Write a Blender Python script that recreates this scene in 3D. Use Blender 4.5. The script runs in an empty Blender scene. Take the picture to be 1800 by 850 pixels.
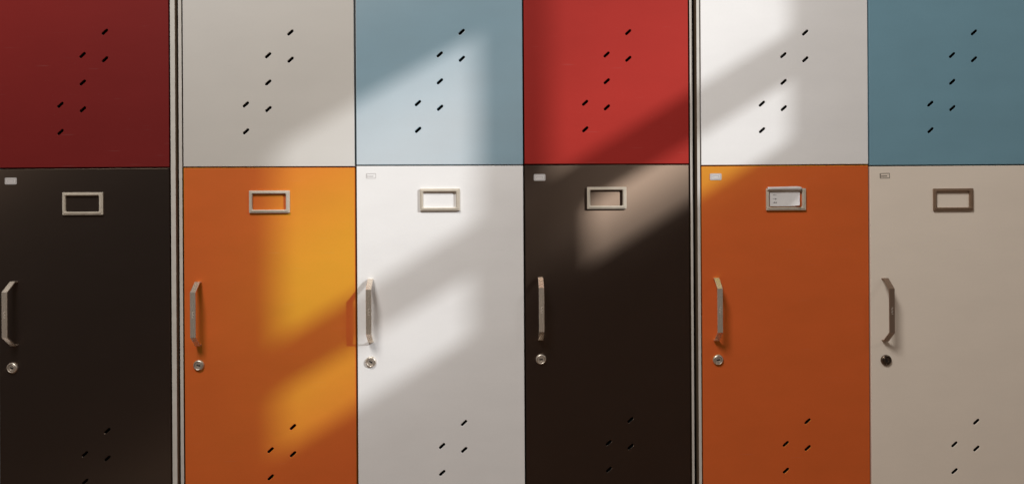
import bpy, math, random
from mathutils import Vector, Matrix
random.seed(7)
S = bpy.context.scene
COL = S.collection
MM = 0.001

# ------------------------------------------------------------------ camera
ROLL = math.radians(.35)
cam = bpy.data.objects.new('camera', bpy.data.cameras.new('camera'))
COL.objects.link(cam)
cam.data.lens = 27.0; cam.data.sensor_width = 36.0
cam.data.clip_start = .05; cam.data.clip_end = 100
cam.matrix_world = Matrix(((math.cos(ROLL), math.sin(ROLL), 0, 0),
                           (0, 0, -1, -1.35),
                           (-math.sin(ROLL), math.cos(ROLL), 0, 0),
                           (0, 0, 0, 1)))
S.camera = cam

# ------------------------------------------------------------------ light
world = bpy.data.worlds.new('World'); S.world = world
world.use_nodes = True
world.node_tree.nodes['Background'].inputs[0].default_value = (1, .93, .86, 1)
world.node_tree.nodes['Background'].inputs[1].default_value = .11

def aim(o, target):
    o.rotation_euler = (Vector(target) - o.location).to_track_quat('-Z', 'Y').to_euler()

SUNP = Vector((13.2, -9.4, 7.92))            # where the low light comes from, outside the side window
sl = bpy.data.lights.new('low_sun_lamp', 'SPOT')
sl.energy = 8300; sl.color = (.97, .99, 1); sl.shadow_soft_size = .1
sl.spot_size = math.radians(9); sl.spot_blend = 0
so = bpy.data.objects.new('low_sun_lamp', sl); so.location = SUNP
aim(so, (2.2, -1.55, 1.32)); COL.objects.link(so)
sh = sl.copy(); sh.name = 'bright_sky_round_sun'; sh.energy = 2100; sh.shadow_soft_size = .42
ho = bpy.data.objects.new('bright_sky_round_sun', sh); ho.matrix_world = so.matrix_world.copy()
ho.location = SUNP; ho.rotation_euler = so.rotation_euler; COL.objects.link(ho)

def area(name, loc, target, sx, sy, w, color):
    l = bpy.data.lights.new(name, 'AREA'); l.shape = 'RECTANGLE'
    l.size = sx; l.size_y = sy; l.energy = w; l.color = color
    o = bpy.data.objects.new(name, l); o.location = loc; aim(o, target); COL.objects.link(o)
    return o
area('ceiling_daylight', (-.68, -1.65, 1.95), (.2, 0, -.35), .75, .7, 46, (1, .96, .91))  # added overhead fill for the general light
area('window_skylight', (2.05, -1.35, 1.35), (.2, 0, 0), .22, .22, 2.5, (1, .92, .84))

S.view_settings.view_transform = 'Standard'
S.view_settings.look = 'None'
S.view_settings.exposure = 0
S.view_settings.gamma = 1
S.view_settings.use_curve_mapping = False

# ------------------------------------------------------------------ materials
def nodes_of(name):
    m = bpy.data.materials.new(name); m.use_nodes = True
    nt = m.node_tree
    return m, nt, nt.nodes['Principled BSDF'], nt.nodes['Material Output']

def node(nt, typ, **kw):
    n = nt.nodes.new(typ)
    for k, v in kw.items():
        setattr(n, k, v)
    return n

def paint(name, base, sun_lobe=(0, 0, 0), rough=.55, spec=.25, mottle=.06, az=28, wide=.62, an=.62, wear=.10):
    """lacquered door board: faint mottling, orange-peel relief and a thin directional pearl in the lacquer"""
    m, nt, p, out = nodes_of(name)
    L = nt.links
    tc = node(nt, 'ShaderNodeTexCoord')
    mp = node(nt, 'ShaderNodeMapping'); mp.inputs['Scale'].default_value = (1, 1, 2.4)
    L.new(tc.outputs['Object'], mp.inputs[0])
    n1 = node(nt, 'ShaderNodeTexNoise'); n1.inputs['Scale'].default_value = 9; n1.inputs['Detail'].default_value = 5
    L.new(mp.outputs[0], n1.inputs['Vector'])
    n2 = node(nt, 'ShaderNodeTexNoise'); n2.inputs['Scale'].default_value = 260; n2.inputs['Detail'].default_value = 3
    L.new(tc.outputs['Object'], n2.inputs['Vector'])
    mul = node(nt, 'ShaderNodeMath', operation='MULTIPLY_ADD')
    mul.inputs[1].default_value = .35; L.new(n2.outputs[0], mul.inputs[0]); L.new(n1.outputs[0], mul.inputs[2])
    rm = node(nt, 'ShaderNodeMapRange')
    rm.inputs[1].default_value = .35; rm.inputs[2].default_value = 1.0
    rm.inputs[3].default_value = 1 - mottle; rm.inputs[4].default_value = 1 + mottle
    L.new(mul.outputs[0], rm.inputs[0])
    sc = node(nt, 'ShaderNodeVectorMath', operation='SCALE')
    sc.inputs[0].default_value = base; L.new(rm.outputs[0], sc.inputs['Scale'])
    # a few fine rubbed scratches and dust specks in the lacquer
    mp2 = node(nt, 'ShaderNodeMapping'); mp2.inputs['Scale'].default_value = (3, 3, 90); mp2.inputs['Rotation'].default_value = (0, .35, 0)
    L.new(tc.outputs['Object'], mp2.inputs[0])
    ns = node(nt, 'ShaderNodeTexNoise'); ns.inputs['Scale'].default_value = 4; ns.inputs['Detail'].default_value = 6
    L.new(mp2.outputs[0], ns.inputs['Vector'])
    rs = node(nt, 'ShaderNodeMapRange'); rs.inputs[1].default_value = .66; rs.inputs[2].default_value = .74
    L.new(ns.outputs[0], rs.inputs[0])
    nd = node(nt, 'ShaderNodeTexNoise'); nd.inputs['Scale'].default_value = 420; nd.inputs['Detail'].default_value = 1
    L.new(tc.outputs['Object'], nd.inputs['Vector'])
    rd = node(nt, 'ShaderNodeMapRange'); rd.inputs[1].default_value = .74; rd.inputs[2].default_value = .80
    L.new(nd.outputs[0], rd.inputs[0])
    mx = node(nt, 'ShaderNodeMath', operation='ADD'); L.new(rs.outputs[0], mx.inputs[0]); L.new(rd.outputs[0], mx.inputs[1])
    mw = node(nt, 'ShaderNodeMath', operation='MULTIPLY'); mw.inputs[1].default_value = wear; L.new(mx.outputs[0], mw.inputs[0])
    mc = node(nt, 'ShaderNodeMix', data_type='RGBA'); L.new(mw.outputs[0], mc.inputs[0])
    L.new(sc.outputs[0], mc.inputs[6]); mc.inputs[7].default_value = (.45, .42, .39, 1)
    L.new(mc.outputs[2], p.inputs['Base Color'])
    p.inputs['Roughness'].default_value = rough
    p.inputs['Specular IOR Level'].default_value = spec
    n3 = node(nt, 'ShaderNodeTexNoise'); n3.inputs['Scale'].default_value = 700; n3.inputs['Detail'].default_value = 2
    L.new(tc.outputs['Object'], n3.inputs['Vector'])
    b = node(nt, 'ShaderNodeBump'); b.inputs['Strength'].default_value = .12; b.inputs['Distance'].default_value = .0004
    L.new(n3.outputs[0], b.inputs['Height']); L.new(b.outputs[0], p.inputs['Normal'])
    if max(sun_lobe) > 0:
        g = node(nt, 'ShaderNodeBsdfAnisotropic'); g.distribution = 'GGX'  # tinted lobe turned towards the low lamp, brightens the sunlit patches
        g.inputs['Color'].default_value = (*sun_lobe, 1)
        g.inputs['Roughness'].default_value = wide
        g.inputs['Anisotropy'].default_value = an
        t = node(nt, 'ShaderNodeCombineXYZ')
        t.inputs[0].default_value = math.cos(math.radians(az+90)); t.inputs[2].default_value = math.sin(math.radians(az+90))
        L.new(t.outputs[0], g.inputs['Tangent'])
        a = node(nt, 'ShaderNodeAddShader')
        L.new(p.outputs[0], a.inputs[0]); L.new(g.outputs[0], a.inputs[1]); L.new(a.outputs[0], out.inputs[0])
    return m

def plain(name, base, rough=.6, metal=0., scratch=0.):
    m, nt, p, out = nodes_of(name)
    L = nt.links
    tc = node(nt, 'ShaderNodeTexCoord')
    n = node(nt, 'ShaderNodeTexNoise'); n.inputs['Scale'].default_value = 60; n.inputs['Detail'].default_value = 4
    if scratch:
        mp = node(nt, 'ShaderNodeMapping'); mp.inputs['Scale'].default_value = (12, 12, .6)
        L.new(tc.outputs['Object'], mp.inputs[0]); L.new(mp.outputs[0], n.inputs['Vector'])
    else:
        L.new(tc.outputs['Object'], n.inputs['Vector'])
    cr = node(nt, 'ShaderNodeMapRange'); cr.inputs[3].default_value = .85; cr.inputs[4].default_value = 1.12
    L.new(n.outputs[0], cr.inputs[0])
    sc = node(nt, 'ShaderNodeVectorMath', operation='SCALE'); sc.inputs[0].default_value = base
    L.new(cr.outputs[0], sc.inputs['Scale']); L.new(sc.outputs[0], p.inputs['Base Color'])
    rr = node(nt, 'ShaderNodeMapRange'); rr.inputs[3].default_value = rough * .85; rr.inputs[4].default_value = min(1, rough * 1.2)
    L.new(n.outputs[0], rr.inputs[0]); L.new(rr.outputs[0], p.inputs['Roughness'])
    p.inputs['Metallic'].default_value = metal
    return m

M = {
    'red': paint('red_lacquer', (.30, .022, .018), (.125, .011, .007), spec=.1, az=30),
    'red_dark': paint('crimson_lacquer', (.165, .0155, .015), (.05, .004, .003), spec=.1),  # same red darkened: shade of the left end is in the colour
    'white': paint('white_lacquer', (.88, .87, .865), (0, 0, 0), mottle=.035),
    'ivory': paint('ivory_lacquer', (.62, .59, .545), (.06, .07, .085), mottle=.03),  # same white toned down, with the shade put into the colour
    'ivory_warm': paint('warm_ivory_lacquer', (.90, .80, .69), mottle=.03),  # same white tinted, with the warm light put into the colour
    'blue': paint('blue_lacquer', (.165, .33, .43), (.37, .27, .215), az=22),
    'blue_deep': paint('teal_lacquer', (.185, .355, .45), (.02, .02, .02), mottle=.06),  # shaded copy of the blue, its sunlit lobe nearly off
    'orange': paint('orange_lacquer', (.68, .108, .030), (.075, .20, 0), spec=.15, az=28, wide=.62, an=.64),
    'black': paint('black_lacquer', (.0075, .0055, .0055), (.165, .115, .083), mottle=.15, spec=.06, az=34, wear=.03, wide=.58, an=.86),
    'cream': plain('cream_edge', (.66, .63, .58), .45),
    'side': plain('brown_side_board', (.17, .115, .07), .6),  # board darkened, shade of the cabinet gaps is put into the colour
    'dark': plain('dark_carcass', (.03, .026, .024), .8),  # inside darkened so its colour stands for shade in the door joints
    'metal': plain('brushed_nickel', (.80, .70, .59), .26, .72, 1),
    'bronze': plain('tarnished_nickel', (.30, .21, .155), .36, .6, 1),  # handle nickel darkened, shade on the right-hand door put into the colour
    'frame': plain('satin_nickel', (.68, .61, .51), .42, .25),
    'frame_bronze': plain('browned_nickel', (.30, .20, .135), .45, .4),  # shaded copy of the label holder nickel
    'chrome': plain('lock_nickel', (.70, .63, .55), .40, .85),
    'chrome_dark': plain('lock_browned', (.16, .12, .09), .25, .9),  # shaded copy of the lock nickel
    'hole': plain('keyway_black', (.004, .004, .004), .9),
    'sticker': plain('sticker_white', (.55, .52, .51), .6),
    'sticker_lit': plain('sticker_inset', (.74, .71, .70), .5),  # paler print on the sticker
    'ink': plain('sticker_ink', (.17, .145, .115), .7),
    'ink_pale': plain('sticker_ink_pale', (.60, .575, .565), .7),
    'pen': plain('pen_black', (.02, .02, .025), .8),
    'paper': plain('paper', (.80, .78, .78), .8),
    'engrave': plain('engraved_mark', (.85, .78, .70), .6, .6),
    'wall': plain('plaster', (.3, .26, .22), .9),
    'floor': plain('wooden_floor', (.20, .12, .07), .6),
}

# ------------------------------------------------------------------ mesh tools (numbers in millimetres)
def rect(cx, cy, w, h, r=0, n=4):
    if not r:
        return [(cx-w/2, cy-h/2), (cx+w/2, cy-h/2), (cx+w/2, cy+h/2), (cx-w/2, cy+h/2)]
    pts = []
    for sx, sy, a0 in ((1, -1, -90), (1, 1, 0), (-1, 1, 90), (-1, -1, 180)):
        for k in range(n+1):
            a = math.radians(a0 + 90*k/n)
            pts.append((cx+sx*(w/2-r)+r*math.cos(a), cy+sy*(h/2-r)+r*math.sin(a)))
    return pts

def pill(cx, cy, length, width, ang, n=6):
    a = math.radians(ang); r = width/2; d = length/2 - r
    pts = []
    for s, b0 in ((1, -90), (-1, 90)):
        for k in range(n+1):
            b = math.radians(b0 + 180*k/n)
            x = s*d + r*math.cos(b); y = r*math.sin(b)
            pts.append((cx+x*math.cos(a)-y*math.sin(a), cy+x*math.sin(a)+y*math.cos(a)))
    return pts

def plate(loops, thick, bevel=.6, res=2):
    """flat board from 2-D loops (outline, then holes); returns verts, faces with z 0 (back) .. thick (front)"""
    cu = bpy.data.curves.new('tmp', 'CURVE'); cu.dimensions = '2D'; cu.fill_mode = 'BOTH'
    cu.extrude = max(1e-4, thick/2 - bevel); cu.bevel_depth = bevel; cu.bevel_resolution = res; cu.offset = -bevel
    for lp in loops:
        sp = cu.splines.new('POLY'); sp.points.add(len(lp)-1)
        for p, q in zip(sp.points, lp):
            p.co = (q[0], q[1], 0, 1)
        sp.use_cyclic_u = True
    ob = bpy.data.objects.new('tmp', cu); COL.objects.link(ob)
    me = bpy.data.meshes.new_from_object(ob)
    vs = [(v.co.x, v.co.y, v.co.z + thick/2) for v in me.vertices]
    fs = [tuple(p.vertices) for p in me.polygons]
    bpy.data.objects.remove(ob); bpy.data.curves.remove(cu); bpy.data.meshes.remove(me)
    return vs, fs

def front(vs, lift=0):      # board lying in x,y -> standing on the door plane, front towards -y
    return [(x, -z - lift, y) for x, y, z in vs]

def lathe(profile, n=40):
    """profile of (radius, out) -> verts, faces around the door normal"""
    vs, fs = [], []
    for r, o in profile:
        for k in range(n):
            a = 2*math.pi*k/n
            vs.append((r*math.cos(a), -o, r*math.sin(a)))
    for j in range(len(profile)-1):
        for k in range(n):
            k2 = (k+1) % n
            fs.append((j*n+k, j*n+k2, (j+1)*n+k2, (j+1)*n+k))
    fs.append(tuple((len(profile)-1)*n+k for k in range(n)))
    return vs, fs

def mesh(name, pieces, smooth=False):
    """pieces: (verts mm, faces, material)"""
    vs, fs, mi, mats = [], [], [], []
    for v, f, m in pieces:
        o = len(vs); vs += [(a*MM, b*MM, c*MM) for a, b, c in v]
        if m not in mats: mats.append(m)
        fs += [tuple(i+o for i in q) for q in f]; mi += [mats.index(m)]*len(f)
    me = bpy.data.meshes.new(name); me.from_pydata(vs, [], fs)
    for m in mats: me.materials.append(m)
    me.polygons.foreach_set('material_index', mi)
    import bmesh
    bm = bmesh.new(); bm.from_mesh(me)
    bmesh.ops.recalc_face_normals(bm, faces=bm.faces); bm.to_mesh(me); bm.free()
    if smooth:
        me.polygons.foreach_set('use_smooth', [True]*len(me.polygons))
        me.set_sharp_from_angle(angle=math.radians(38))
    me.update()
    return me

def put(name, me, parent=None, loc=(0, 0, 0), rot=(0, 0, 0)):
    o = bpy.data.objects.new(name, me); COL.objects.link(o); o.parent = parent
    o.location = [c*MM for c in loc]; o.rotation_euler = rot
    return o

def box(x0, x1, y0, y1, z0, z1, bev=0):
    if bev:
        vs, fs = plate([rect((x0+x1)/2, (y0+y1)/2, x1-x0, y1-y0)], z1-z0, bev, 2)
        return [(x, y, z+z0) for x, y, z in vs], fs
    v = [(x, y, z) for z in (z0, z1) for y in (y0, y1) for x in (x0, x1)]
    f = [(0, 2, 3, 1), (4, 5, 7, 6), (0, 1, 5, 4), (2, 6, 7, 3), (0, 4, 6, 2), (1, 3, 7, 5)]
    return v, f

# ------------------------------------------------------------------ structure
ZF = -640
def structure(name, me):
    o = put(name, me); o['kind'] = 'structure'; return o
structure('floor', mesh('floor', [(*box(-3500, 3600, -4000, 700, ZF-60, ZF), M['floor'])]))

# the side wall with the small divided window that throws the light patches
XW = 2200.
def to_wall(px, c, slope=.6):
    """where light that reaches photo column px, stripe c crosses the side wall (y, z in mm)"""
    X = (px-900)/1000.; Z = -(c - slope*px - 425)/1000.
    t = (XW*MM - X)/(SUNP.x - X)
    return (SUNP.y*t*1000, (Z + (SUNP.z-Z)*t)*1000)
def pane(x0, x1, c0, c1):
    xm = (x0+x1)/2
    ya = to_wall(x0, c0)[0]; yb = to_wall(x1, c0)[0]
    zt = to_wall(xm, c0)[1]; zb = to_wall(xm, c1)[1]
    return ya, yb, zb, zt
PANES = [pane(455, 828, 556, 889), pane(455, 812, 975, 1084), pane(958, 1388, 500, 889), pane(1030, 1388, 975, 1084)]
y0, y1 = min(p[0] for p in PANES)-25, max(p[1] for p in PANES)+25
z0, z1 = min(p[2] for p in PANES)-25, max(p[3] for p in PANES)+25
YA, YB, ZB = -3300, 500, 2700
wall_bits = []
for b in ((YA, y0, ZF, ZB), (y1, YB, ZF, ZB), (y0, y1, ZF, z0), (y0, y1, z1, ZB)):
    wall_bits.append((*box(XW, XW+14, b[0], b[1], b[2], b[3]), M['wall']))
structure('side_wall', mesh('side_wall', wall_bits))
def yz_plate(loops, x, thick):
    vs, fs = plate(loops, thick, .5, 1)
    return [(c + x, a, b) for a, b, c in vs], fs
holes = [[(p[0], p[2]), (p[1], p[2]), (p[1], p[3]), (p[0], p[3])] for p in PANES]
wf = mesh('window_frame', [(*yz_plate([[(y0+1, z0+1), (y1-1, z0+1), (y1-1, z1-1), (y0+1, z1-1)]] + holes, XW+2, 6), M['cream'])])
put('window_frame', wf, bpy.data.objects['side_wall'])

# ------------------------------------------------------------------ shared locker pieces
DW, DH, DT = 293., 680.5, 18.       # door width, height, thickness
PITCH = 682.5
SLOTS = [(184, 232.5), (145.5, 193), (184, 185.5), (145.5, 146), (107, 108), (145.5, 100), (107, 61.5)]

def door_mesh(mat, w=DW):
    loops = [rect(w/2, DH/2, w, DH)] + [pill(x, z-1, 13.2, 4.4, 42) for x, z in SLOTS]
    vs, fs = plate(loops, DT, .7, 2)
    vs = front(vs, -DT)
    inner, outer = [], []
    for f in fs:                 # the cut walls of the slots are set near black
        cx = sum(vs[i][0] for i in f)/len(f); cz = sum(vs[i][2] for i in f)/len(f)
        deep = max(vs[i][1] for i in f) - min(vs[i][1] for i in f)
        (inner if deep > 5 and 5 < cx < w-5 and 5 < cz < DH-5 else outer).append(f)
    return mesh('door_board', [(vs, outer, mat), (vs, inner, M['hole'])])

def strap(depth=28., width=9.3, t=2.2, half=54., a=16.5):
    mid = [(0, half), (7, half), (depth, half-a), (depth, -half+a), (7, -half), (0, -half)]
    def off(d):
        res = []
        n = len(mid)
        for i, p in enumerate(mid):
            ds = []
            if i > 0: ds.append((Vector(mid[i]) - Vector(mid[i-1])).normalized())
            if i < n-1: ds.append((Vector(mid[i+1]) - Vector(mid[i])).normalized())
            ns = [Vector((-v.y, v.x)) for v in ds]
            m = sum(ns, Vector((0, 0))).normalized(); k = d/m.dot(ns[0])
            res.append((p[0]+m.x*k, p[1]+m.y*k))
        return res
    outline = off(t/2) + off(-t/2)[::-1]
    vs, fs = plate([outline], width, .55, 2)
    return [(z - width/2, -x, y) for x, y, z in vs], fs

def handle_mesh(mat):
    return mesh('handle', [(*strap(), mat)])
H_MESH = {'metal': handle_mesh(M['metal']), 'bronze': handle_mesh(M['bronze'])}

def mark_mesh():            # tiny worn engraving in the middle of the grip, unreadable at this size
    bits = []
    for i, (w, h) in enumerate(((2.6, .9), (1.4, 1.6), (2.8, .8), (2.0, 1.4), (2.6, .9))):
        vs, fs = plate([rect((-.5 if i % 2 else .3), 5.2-2.6*i, w, h)], .16, .03, 0)
        bits.append((front(vs, 29.32), fs, M['engrave']))
    return mesh('handle_mark', bits)
MARK = mark_mesh()

def lock_mesh(metal):
    rim = lathe([(9.4, 0), (9.4, 1.2), (9.0, 2.6), (8.1, 3.7), (7.2, 4.0), (6.6, 3.7), (6.3, 2.6), (6.2, 2.2)])
    plug = lathe([(6.0, 1.8), (6.0, 3.0), (5.6, 3.4), (3.6, 3.45), (3.3, 3.1), (0.1, 3.1)])
    kv, kf = plate([pill(0, 0, 6.4, 1.9, 0)], .3, .05, 0)
    kv = front(kv, 3.12)
    kn, kg = plate([pill(1.2, .4, 2.4, 2.2, 60)], .3, .05, 0)
    return mesh('lock', [(*rim, metal), (*plug, metal), (kv, kf, M['hole']), (front(kn, 3.16), kg, M['hole'])], True)
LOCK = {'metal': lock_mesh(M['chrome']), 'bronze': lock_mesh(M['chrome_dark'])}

def frame_mesh(mat):
    def hole(w, h, dx=-.6, dy=-.2):
        return rect(dx, dy, w, h, 2.2, 3)
    a, fa = plate([rect(0, 0, 69.5, 38.5, .8, 2), hole(57.4, 27.4)], 3.8, .6, 2)
    b, fb = plate([rect(-.2, 0, 65, 34, 1.2, 2), hole(59.6, 29.2)], 1.1, .35, 2)
    return mesh('label_frame', [(front(a), fa, mat), (front(b, 3.6), fb, mat)])
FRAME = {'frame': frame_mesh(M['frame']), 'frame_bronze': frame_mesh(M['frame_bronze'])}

def ring(w, h, t, r):
    return [rect(0, 0, w, h, r, 3), rect(0, 0, w-2*t, h-2*t, max(.3, r-t), 3)]
def sticker_white():
    a, fa = plate([rect(0, 0, 20.5, 11.8, 2, 3)], .5, .1, 1)
    b, fb = plate(ring(14.5, 6.6, 1.1, .8), .25, .05, 0)
    c, fc = plate([rect(0, -.4, 9.5, 1.5)], .25, .05, 0)
    d, fd = plate([rect(0, -4.8, 15, .8)], .2, .04, 0)
    return mesh('sticker', [(front(a), fa, M['sticker']), (front(b, .5), fb, M['sticker_lit']),
                            (front(c, .5), fc, M['sticker_lit']), (front(d, .5), fd, M['ink_pale'])])
def sticker_line(ink):
    b, fb = plate(ring(17.4, 9.0, .9, .9), .3, .05, 0)
    c, fc = plate([rect(-1, -.6, 10.5, 1.7)], .25, .05, 0)
    d, fd = plate([rect(-7, -.2, .9, 5.2)], .25, .05, 0)
    return mesh('sticker', [(front(b), fb, ink), (front(c), fc, ink), (front(d), fd, ink)])
ST_W, ST_K, ST_G = sticker_white(), sticker_line(M['ink']), sticker_line(M['ink_pale'])
DOORM = {}

# ------------------------------------------------------------------ cabinets
def cabinet(label, ox, oy, yaw, x_left, side_l, x_right, side_r, cols):
    """cols: (left edge x, seam z, upper paint, lower paint, details)"""
    root = bpy.data.objects.new('locker_cabinet', None); COL.objects.link(root)
    root.empty_display_size = .1
    root.location = (ox*MM, oy*MM, ZF*MM); root.rotation_euler = (0, 0, math.radians(yaw))
    root['label'] = label; root['category'] = 'lockers'; root['group'] = 'locker cabinets in a row'
    zo = -ZF
    zt, zb = 132+PITCH+22, ZF
    D = 430
    for xa, xb in ((x_left, x_left+side_l), (x_right-side_r, x_right)):
        vs, fs = plate([rect((xa+xb)/2, D/2, xb-xa, D)], zt-zb, 1.3, 3)
        vs = [(x, y, z+zb+zo) for x, y, z in vs]
        edge = [f for f in fs if sum(vs[i][1] for i in f)/len(f) < 1.4]
        side = [f for f in fs if sum(vs[i][1] for i in f)/len(f) >= 1.4]
        put('side_panel', mesh('side_panel', [(vs, edge, M['cream']), (vs, side, M['side'])]), root)
    ia, ib = x_left+side_l, x_right-side_r
    put('back_panel', mesh('back_panel', [(*box(ia, ib, D-12, D-2, zb+zo+2, zt+zo-22), M['dark'])]), root)
    put('top_panel', mesh('top_panel', [(*box(ia, ib, 1, D-2, zt+zo-20, zt+zo-1), M['cream'])]), root)
    put('plinth', mesh('plinth', [(*box(ia, ib, 22, D-14, zb+zo, 132-PITCH-4+zo), M['dark'])]), root)
    put('shelf', mesh('shelf', [(*box(ia+.5, ib-.5, DT+4, D-14, 122+zo, 142+zo), M['dark'])]), root)
    xs = [c[0] for c in cols]
    for xa in xs[1:]:
        put('divider', mesh('divider', [(*box(xa-10, xa+8, DT+3.5, D-14, 143+zo, zt+zo-22), M['dark']),
                                        (*box(xa-10, xa+8, DT+3.5, D-14, 132-PITCH+zo, 121+zo), M['dark'])]), root)
    for (xl, zs, up, lo, d) in cols:
        w = d.get('w', DW)
        for which, paintname, z, lab in (('upper', up, zs+1.1, d.get('up')), ('lower', lo, zs-1.1-DH, d.get('lo'))):
            key = (paintname, w)
            if key not in DOORM: DOORM[key] = door_mesh(M[paintname], w)
            dr = put('door', DOORM[key], root, (xl, random.uniform(-.25, .25) , z+zo))
            if lab: dr['label'] = lab
            if which == 'lower':
                top = DH
                bz = d.get('metal', 'metal')
                hd = put('handle', H_MESH[bz], dr, (d.get('hx', 27.5), 0, top-d.get('hz', 251)))
                put('handle_mark', MARK, dr, (d.get('hx', 27.5), 0, top-d.get('hz', 251)))
                lk = put('lock', LOCK[bz], dr, (d.get('kx', 26), 0, top-340), (0, math.radians(d.get('key', 0)), 0))
                fr = put('label_frame', FRAME[d.get('frame', 'frame')], dr, (d.get('tx', 145.5), 0, top-d.get('tz', 59)),
                         (0, math.radians(d.get('tilt', 0)), 0))
                if d.get('frame'):
                    fr['label'] = 'browned metal label holder'; hd['label'] = 'brown tarnished handle'; lk['label'] = 'dark browned lock'
                if d.get('st'):
                    put('sticker', d['st'], dr, (d.get('sx', 26), 0, top-d.get('sz', 19)), (0, math.radians(d.get('sr', 0)), 0))
    return root

cabinet('leftmost locker cabinet, showing its dark red upper door over a black lower door',
        -600, -34, 0, -878, 8, 24.2, 8.0, [
    (-871.5, 131, 'white', 'orange', {}),
    (-575.5, 131, 'blue', 'white', dict(st=ST_G)),
    (-279.5, 131, 'red_dark', 'black', dict(hx=28, hz=247, kx=23, tx=146, tz=60, st=ST_W, sx=21.5, sz=20.5, key=20,
        up='dark crimson upper door', lo='black lower door with silver handle'))])
cabinet('middle locker cabinet with white, blue and red upper doors between the two narrow vertical gaps',
        -580, -26, 2.2, 6.6, 5.4, 901.1, 4.0, [
    (14.2, 132, 'ivory', 'orange', dict(kx=24.5, hx=25, tx=147, key=15,
        up='off-white upper door', lo='orange lower door with two sunlit patches')),
    (310.6, 134.5, 'blue', 'white', dict(w=290, st=ST_G, sz=17, sx=25, kx=23, hx=23.5, tx=144.5, key=35,
        up='pale blue upper door', lo='white lower door with sunlit stripes')),
    (603.6, 135.3, 'red', 'black', dict(w=290.5, st=ST_W, sz=21.5, kx=26.5, hx=26, tx=144, tz=58,
        up='bright red upper door', lo='black lower door with a tan sunlit patch'))])
cabinet('right locker cabinet with white and dark teal upper doors over orange and ivory doors',
        330, 2, -.3, -3.0, 4.8, 899, 5.2, [
    (4.2, 131.9, 'white', 'orange', dict(st=ST_W, sz=18.5, sx=25, kx=27, hx=24, tx=147.5, key=-5,
        up='white upper door with soft light bands', lo='orange lower door with paper card in its holder')),
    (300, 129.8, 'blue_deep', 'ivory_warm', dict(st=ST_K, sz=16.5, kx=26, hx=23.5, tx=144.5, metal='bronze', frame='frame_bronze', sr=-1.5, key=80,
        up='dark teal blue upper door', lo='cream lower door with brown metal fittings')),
    (596, 131, 'red', 'black', dict(st=ST_W))])

# ------------------------------------------------------------------ paper card in the orange door's holder
def card():
    nx, nz = 22, 12
    W, H = 54., 27.5
    vs, fs = [], []
    for layer in (0, 1):
        for j in range(nz+1):
            for i in range(nx+1):
                u, v = i/nx, j/nz
                x = -W/2 + W*u; z = -H/2 + H*v
                # right edge cut on the slant, lower right corner curling forward
                x = min(x, W/2 - 1 - (1-v)*2.0)
                t = max(0, (u-.80) + (.5-v)*.5)
                y = -.9 - 42*t*t - .5*math.sin(u*3.1)*(1-v)
                if t > 0: x -= 9*t*t; z += 7*t*t
                vs.append((x, y + .18*layer, z))
    n = (nx+1)*(nz+1)
    for j in range(nz):
        for i in range(nx):
            a = j*(nx+1)+i
            fs.append((a, a+1, a+nx+2, a+nx+1)); fs.append((n+a, n+a+nx+1, n+a+nx+2, n+a+1))
    edge = [i for i in range(nx+1)] + [j*(nx+1)+nx for j in range(1, nz+1)] + [nz*(nx+1)+i for i in range(nx-1, -1, -1)] + [j*(nx+1) for j in range(nz-1, 0, -1)]
    for a, b in zip(edge, edge[1:]+edge[:1]):
        fs.append((a, b, b+n, a+n))
    return mesh('paper_card', [(vs, fs, M['paper'])], True)
cr = bpy.data.objects.new('paper_card', card()); COL.objects.link(cr)
CX, CZ = .4806, .0735
cr.location = (CX, -.0001, CZ)
cr['label'] = 'white paper card with three rows of small black writing in the orange door label holder'
cr['category'] = 'card'
def scrawl():
    bits = []
    rows = [(6.2, [(-21.5, 1.6, .5, 35), (-19.9, 1.4, .5, -50), (-18.2, 1.7, .45, 20), (-16.5, 1.1, .4, 60)]),
            (-.6, [(-21.8, 1.2, .35, 70), (-20.2, 1.4, .4, 10), (-18.0, 1.9, .8, 85), (-16.6, 1.8, .8, 30)]),
            (-7.2, [(-21.2, 1.2, .4, -5), (-19.5, 2.0, .8, 65), (-18.0, 1.5, .7, 0), (-15.9, 2.1, .6, 75)])]
    for z, ms in rows:
        for x, l, w, a in ms:
            vs, fs = plate([pill(x, z + random.uniform(-.2, .2), l*1.15, w, a, 3)], .1, .02, 0)
            bits.append((front(vs, 1.55), fs, M['pen']))
    return mesh('handwriting', bits)
put('handwriting', scrawl(), cr)

# the folded strip of paper that pokes out over the holder's top edge
def strip():
    n = 16; vs, fs = [], []
    prof = [(-.6, 13.5), (-4.6, 14.6), (-6.3, 16.2), (-6.5, 17.6), (-6.1, 19.0), (-4.4, 19.8)]
    for i in range(n+1):
        u = i/n; x = -32.5 + 60*u
        lift = .3 + 1.5*u - (2.4*(max(0, u-.86)/.14)**2)
        for y, z in prof:
            k = (z-14)/8
            vs.append((x, y - .15*math.sin(u*7), z + lift*k - .6*(1-k)))
    m = len(prof)
    for i in range(n):
        for j in range(m-1):
            a = i*m+j; fs.append((a, a+1, a+m+1, a+m))
    me = mesh('paper_strip', [(vs, fs, M['paper'])], True)
    return me
stp = put('paper_strip', strip(), cr)
sd = stp.modifiers.new('thickness', 'SOLIDIFY'); sd.thickness = .0002
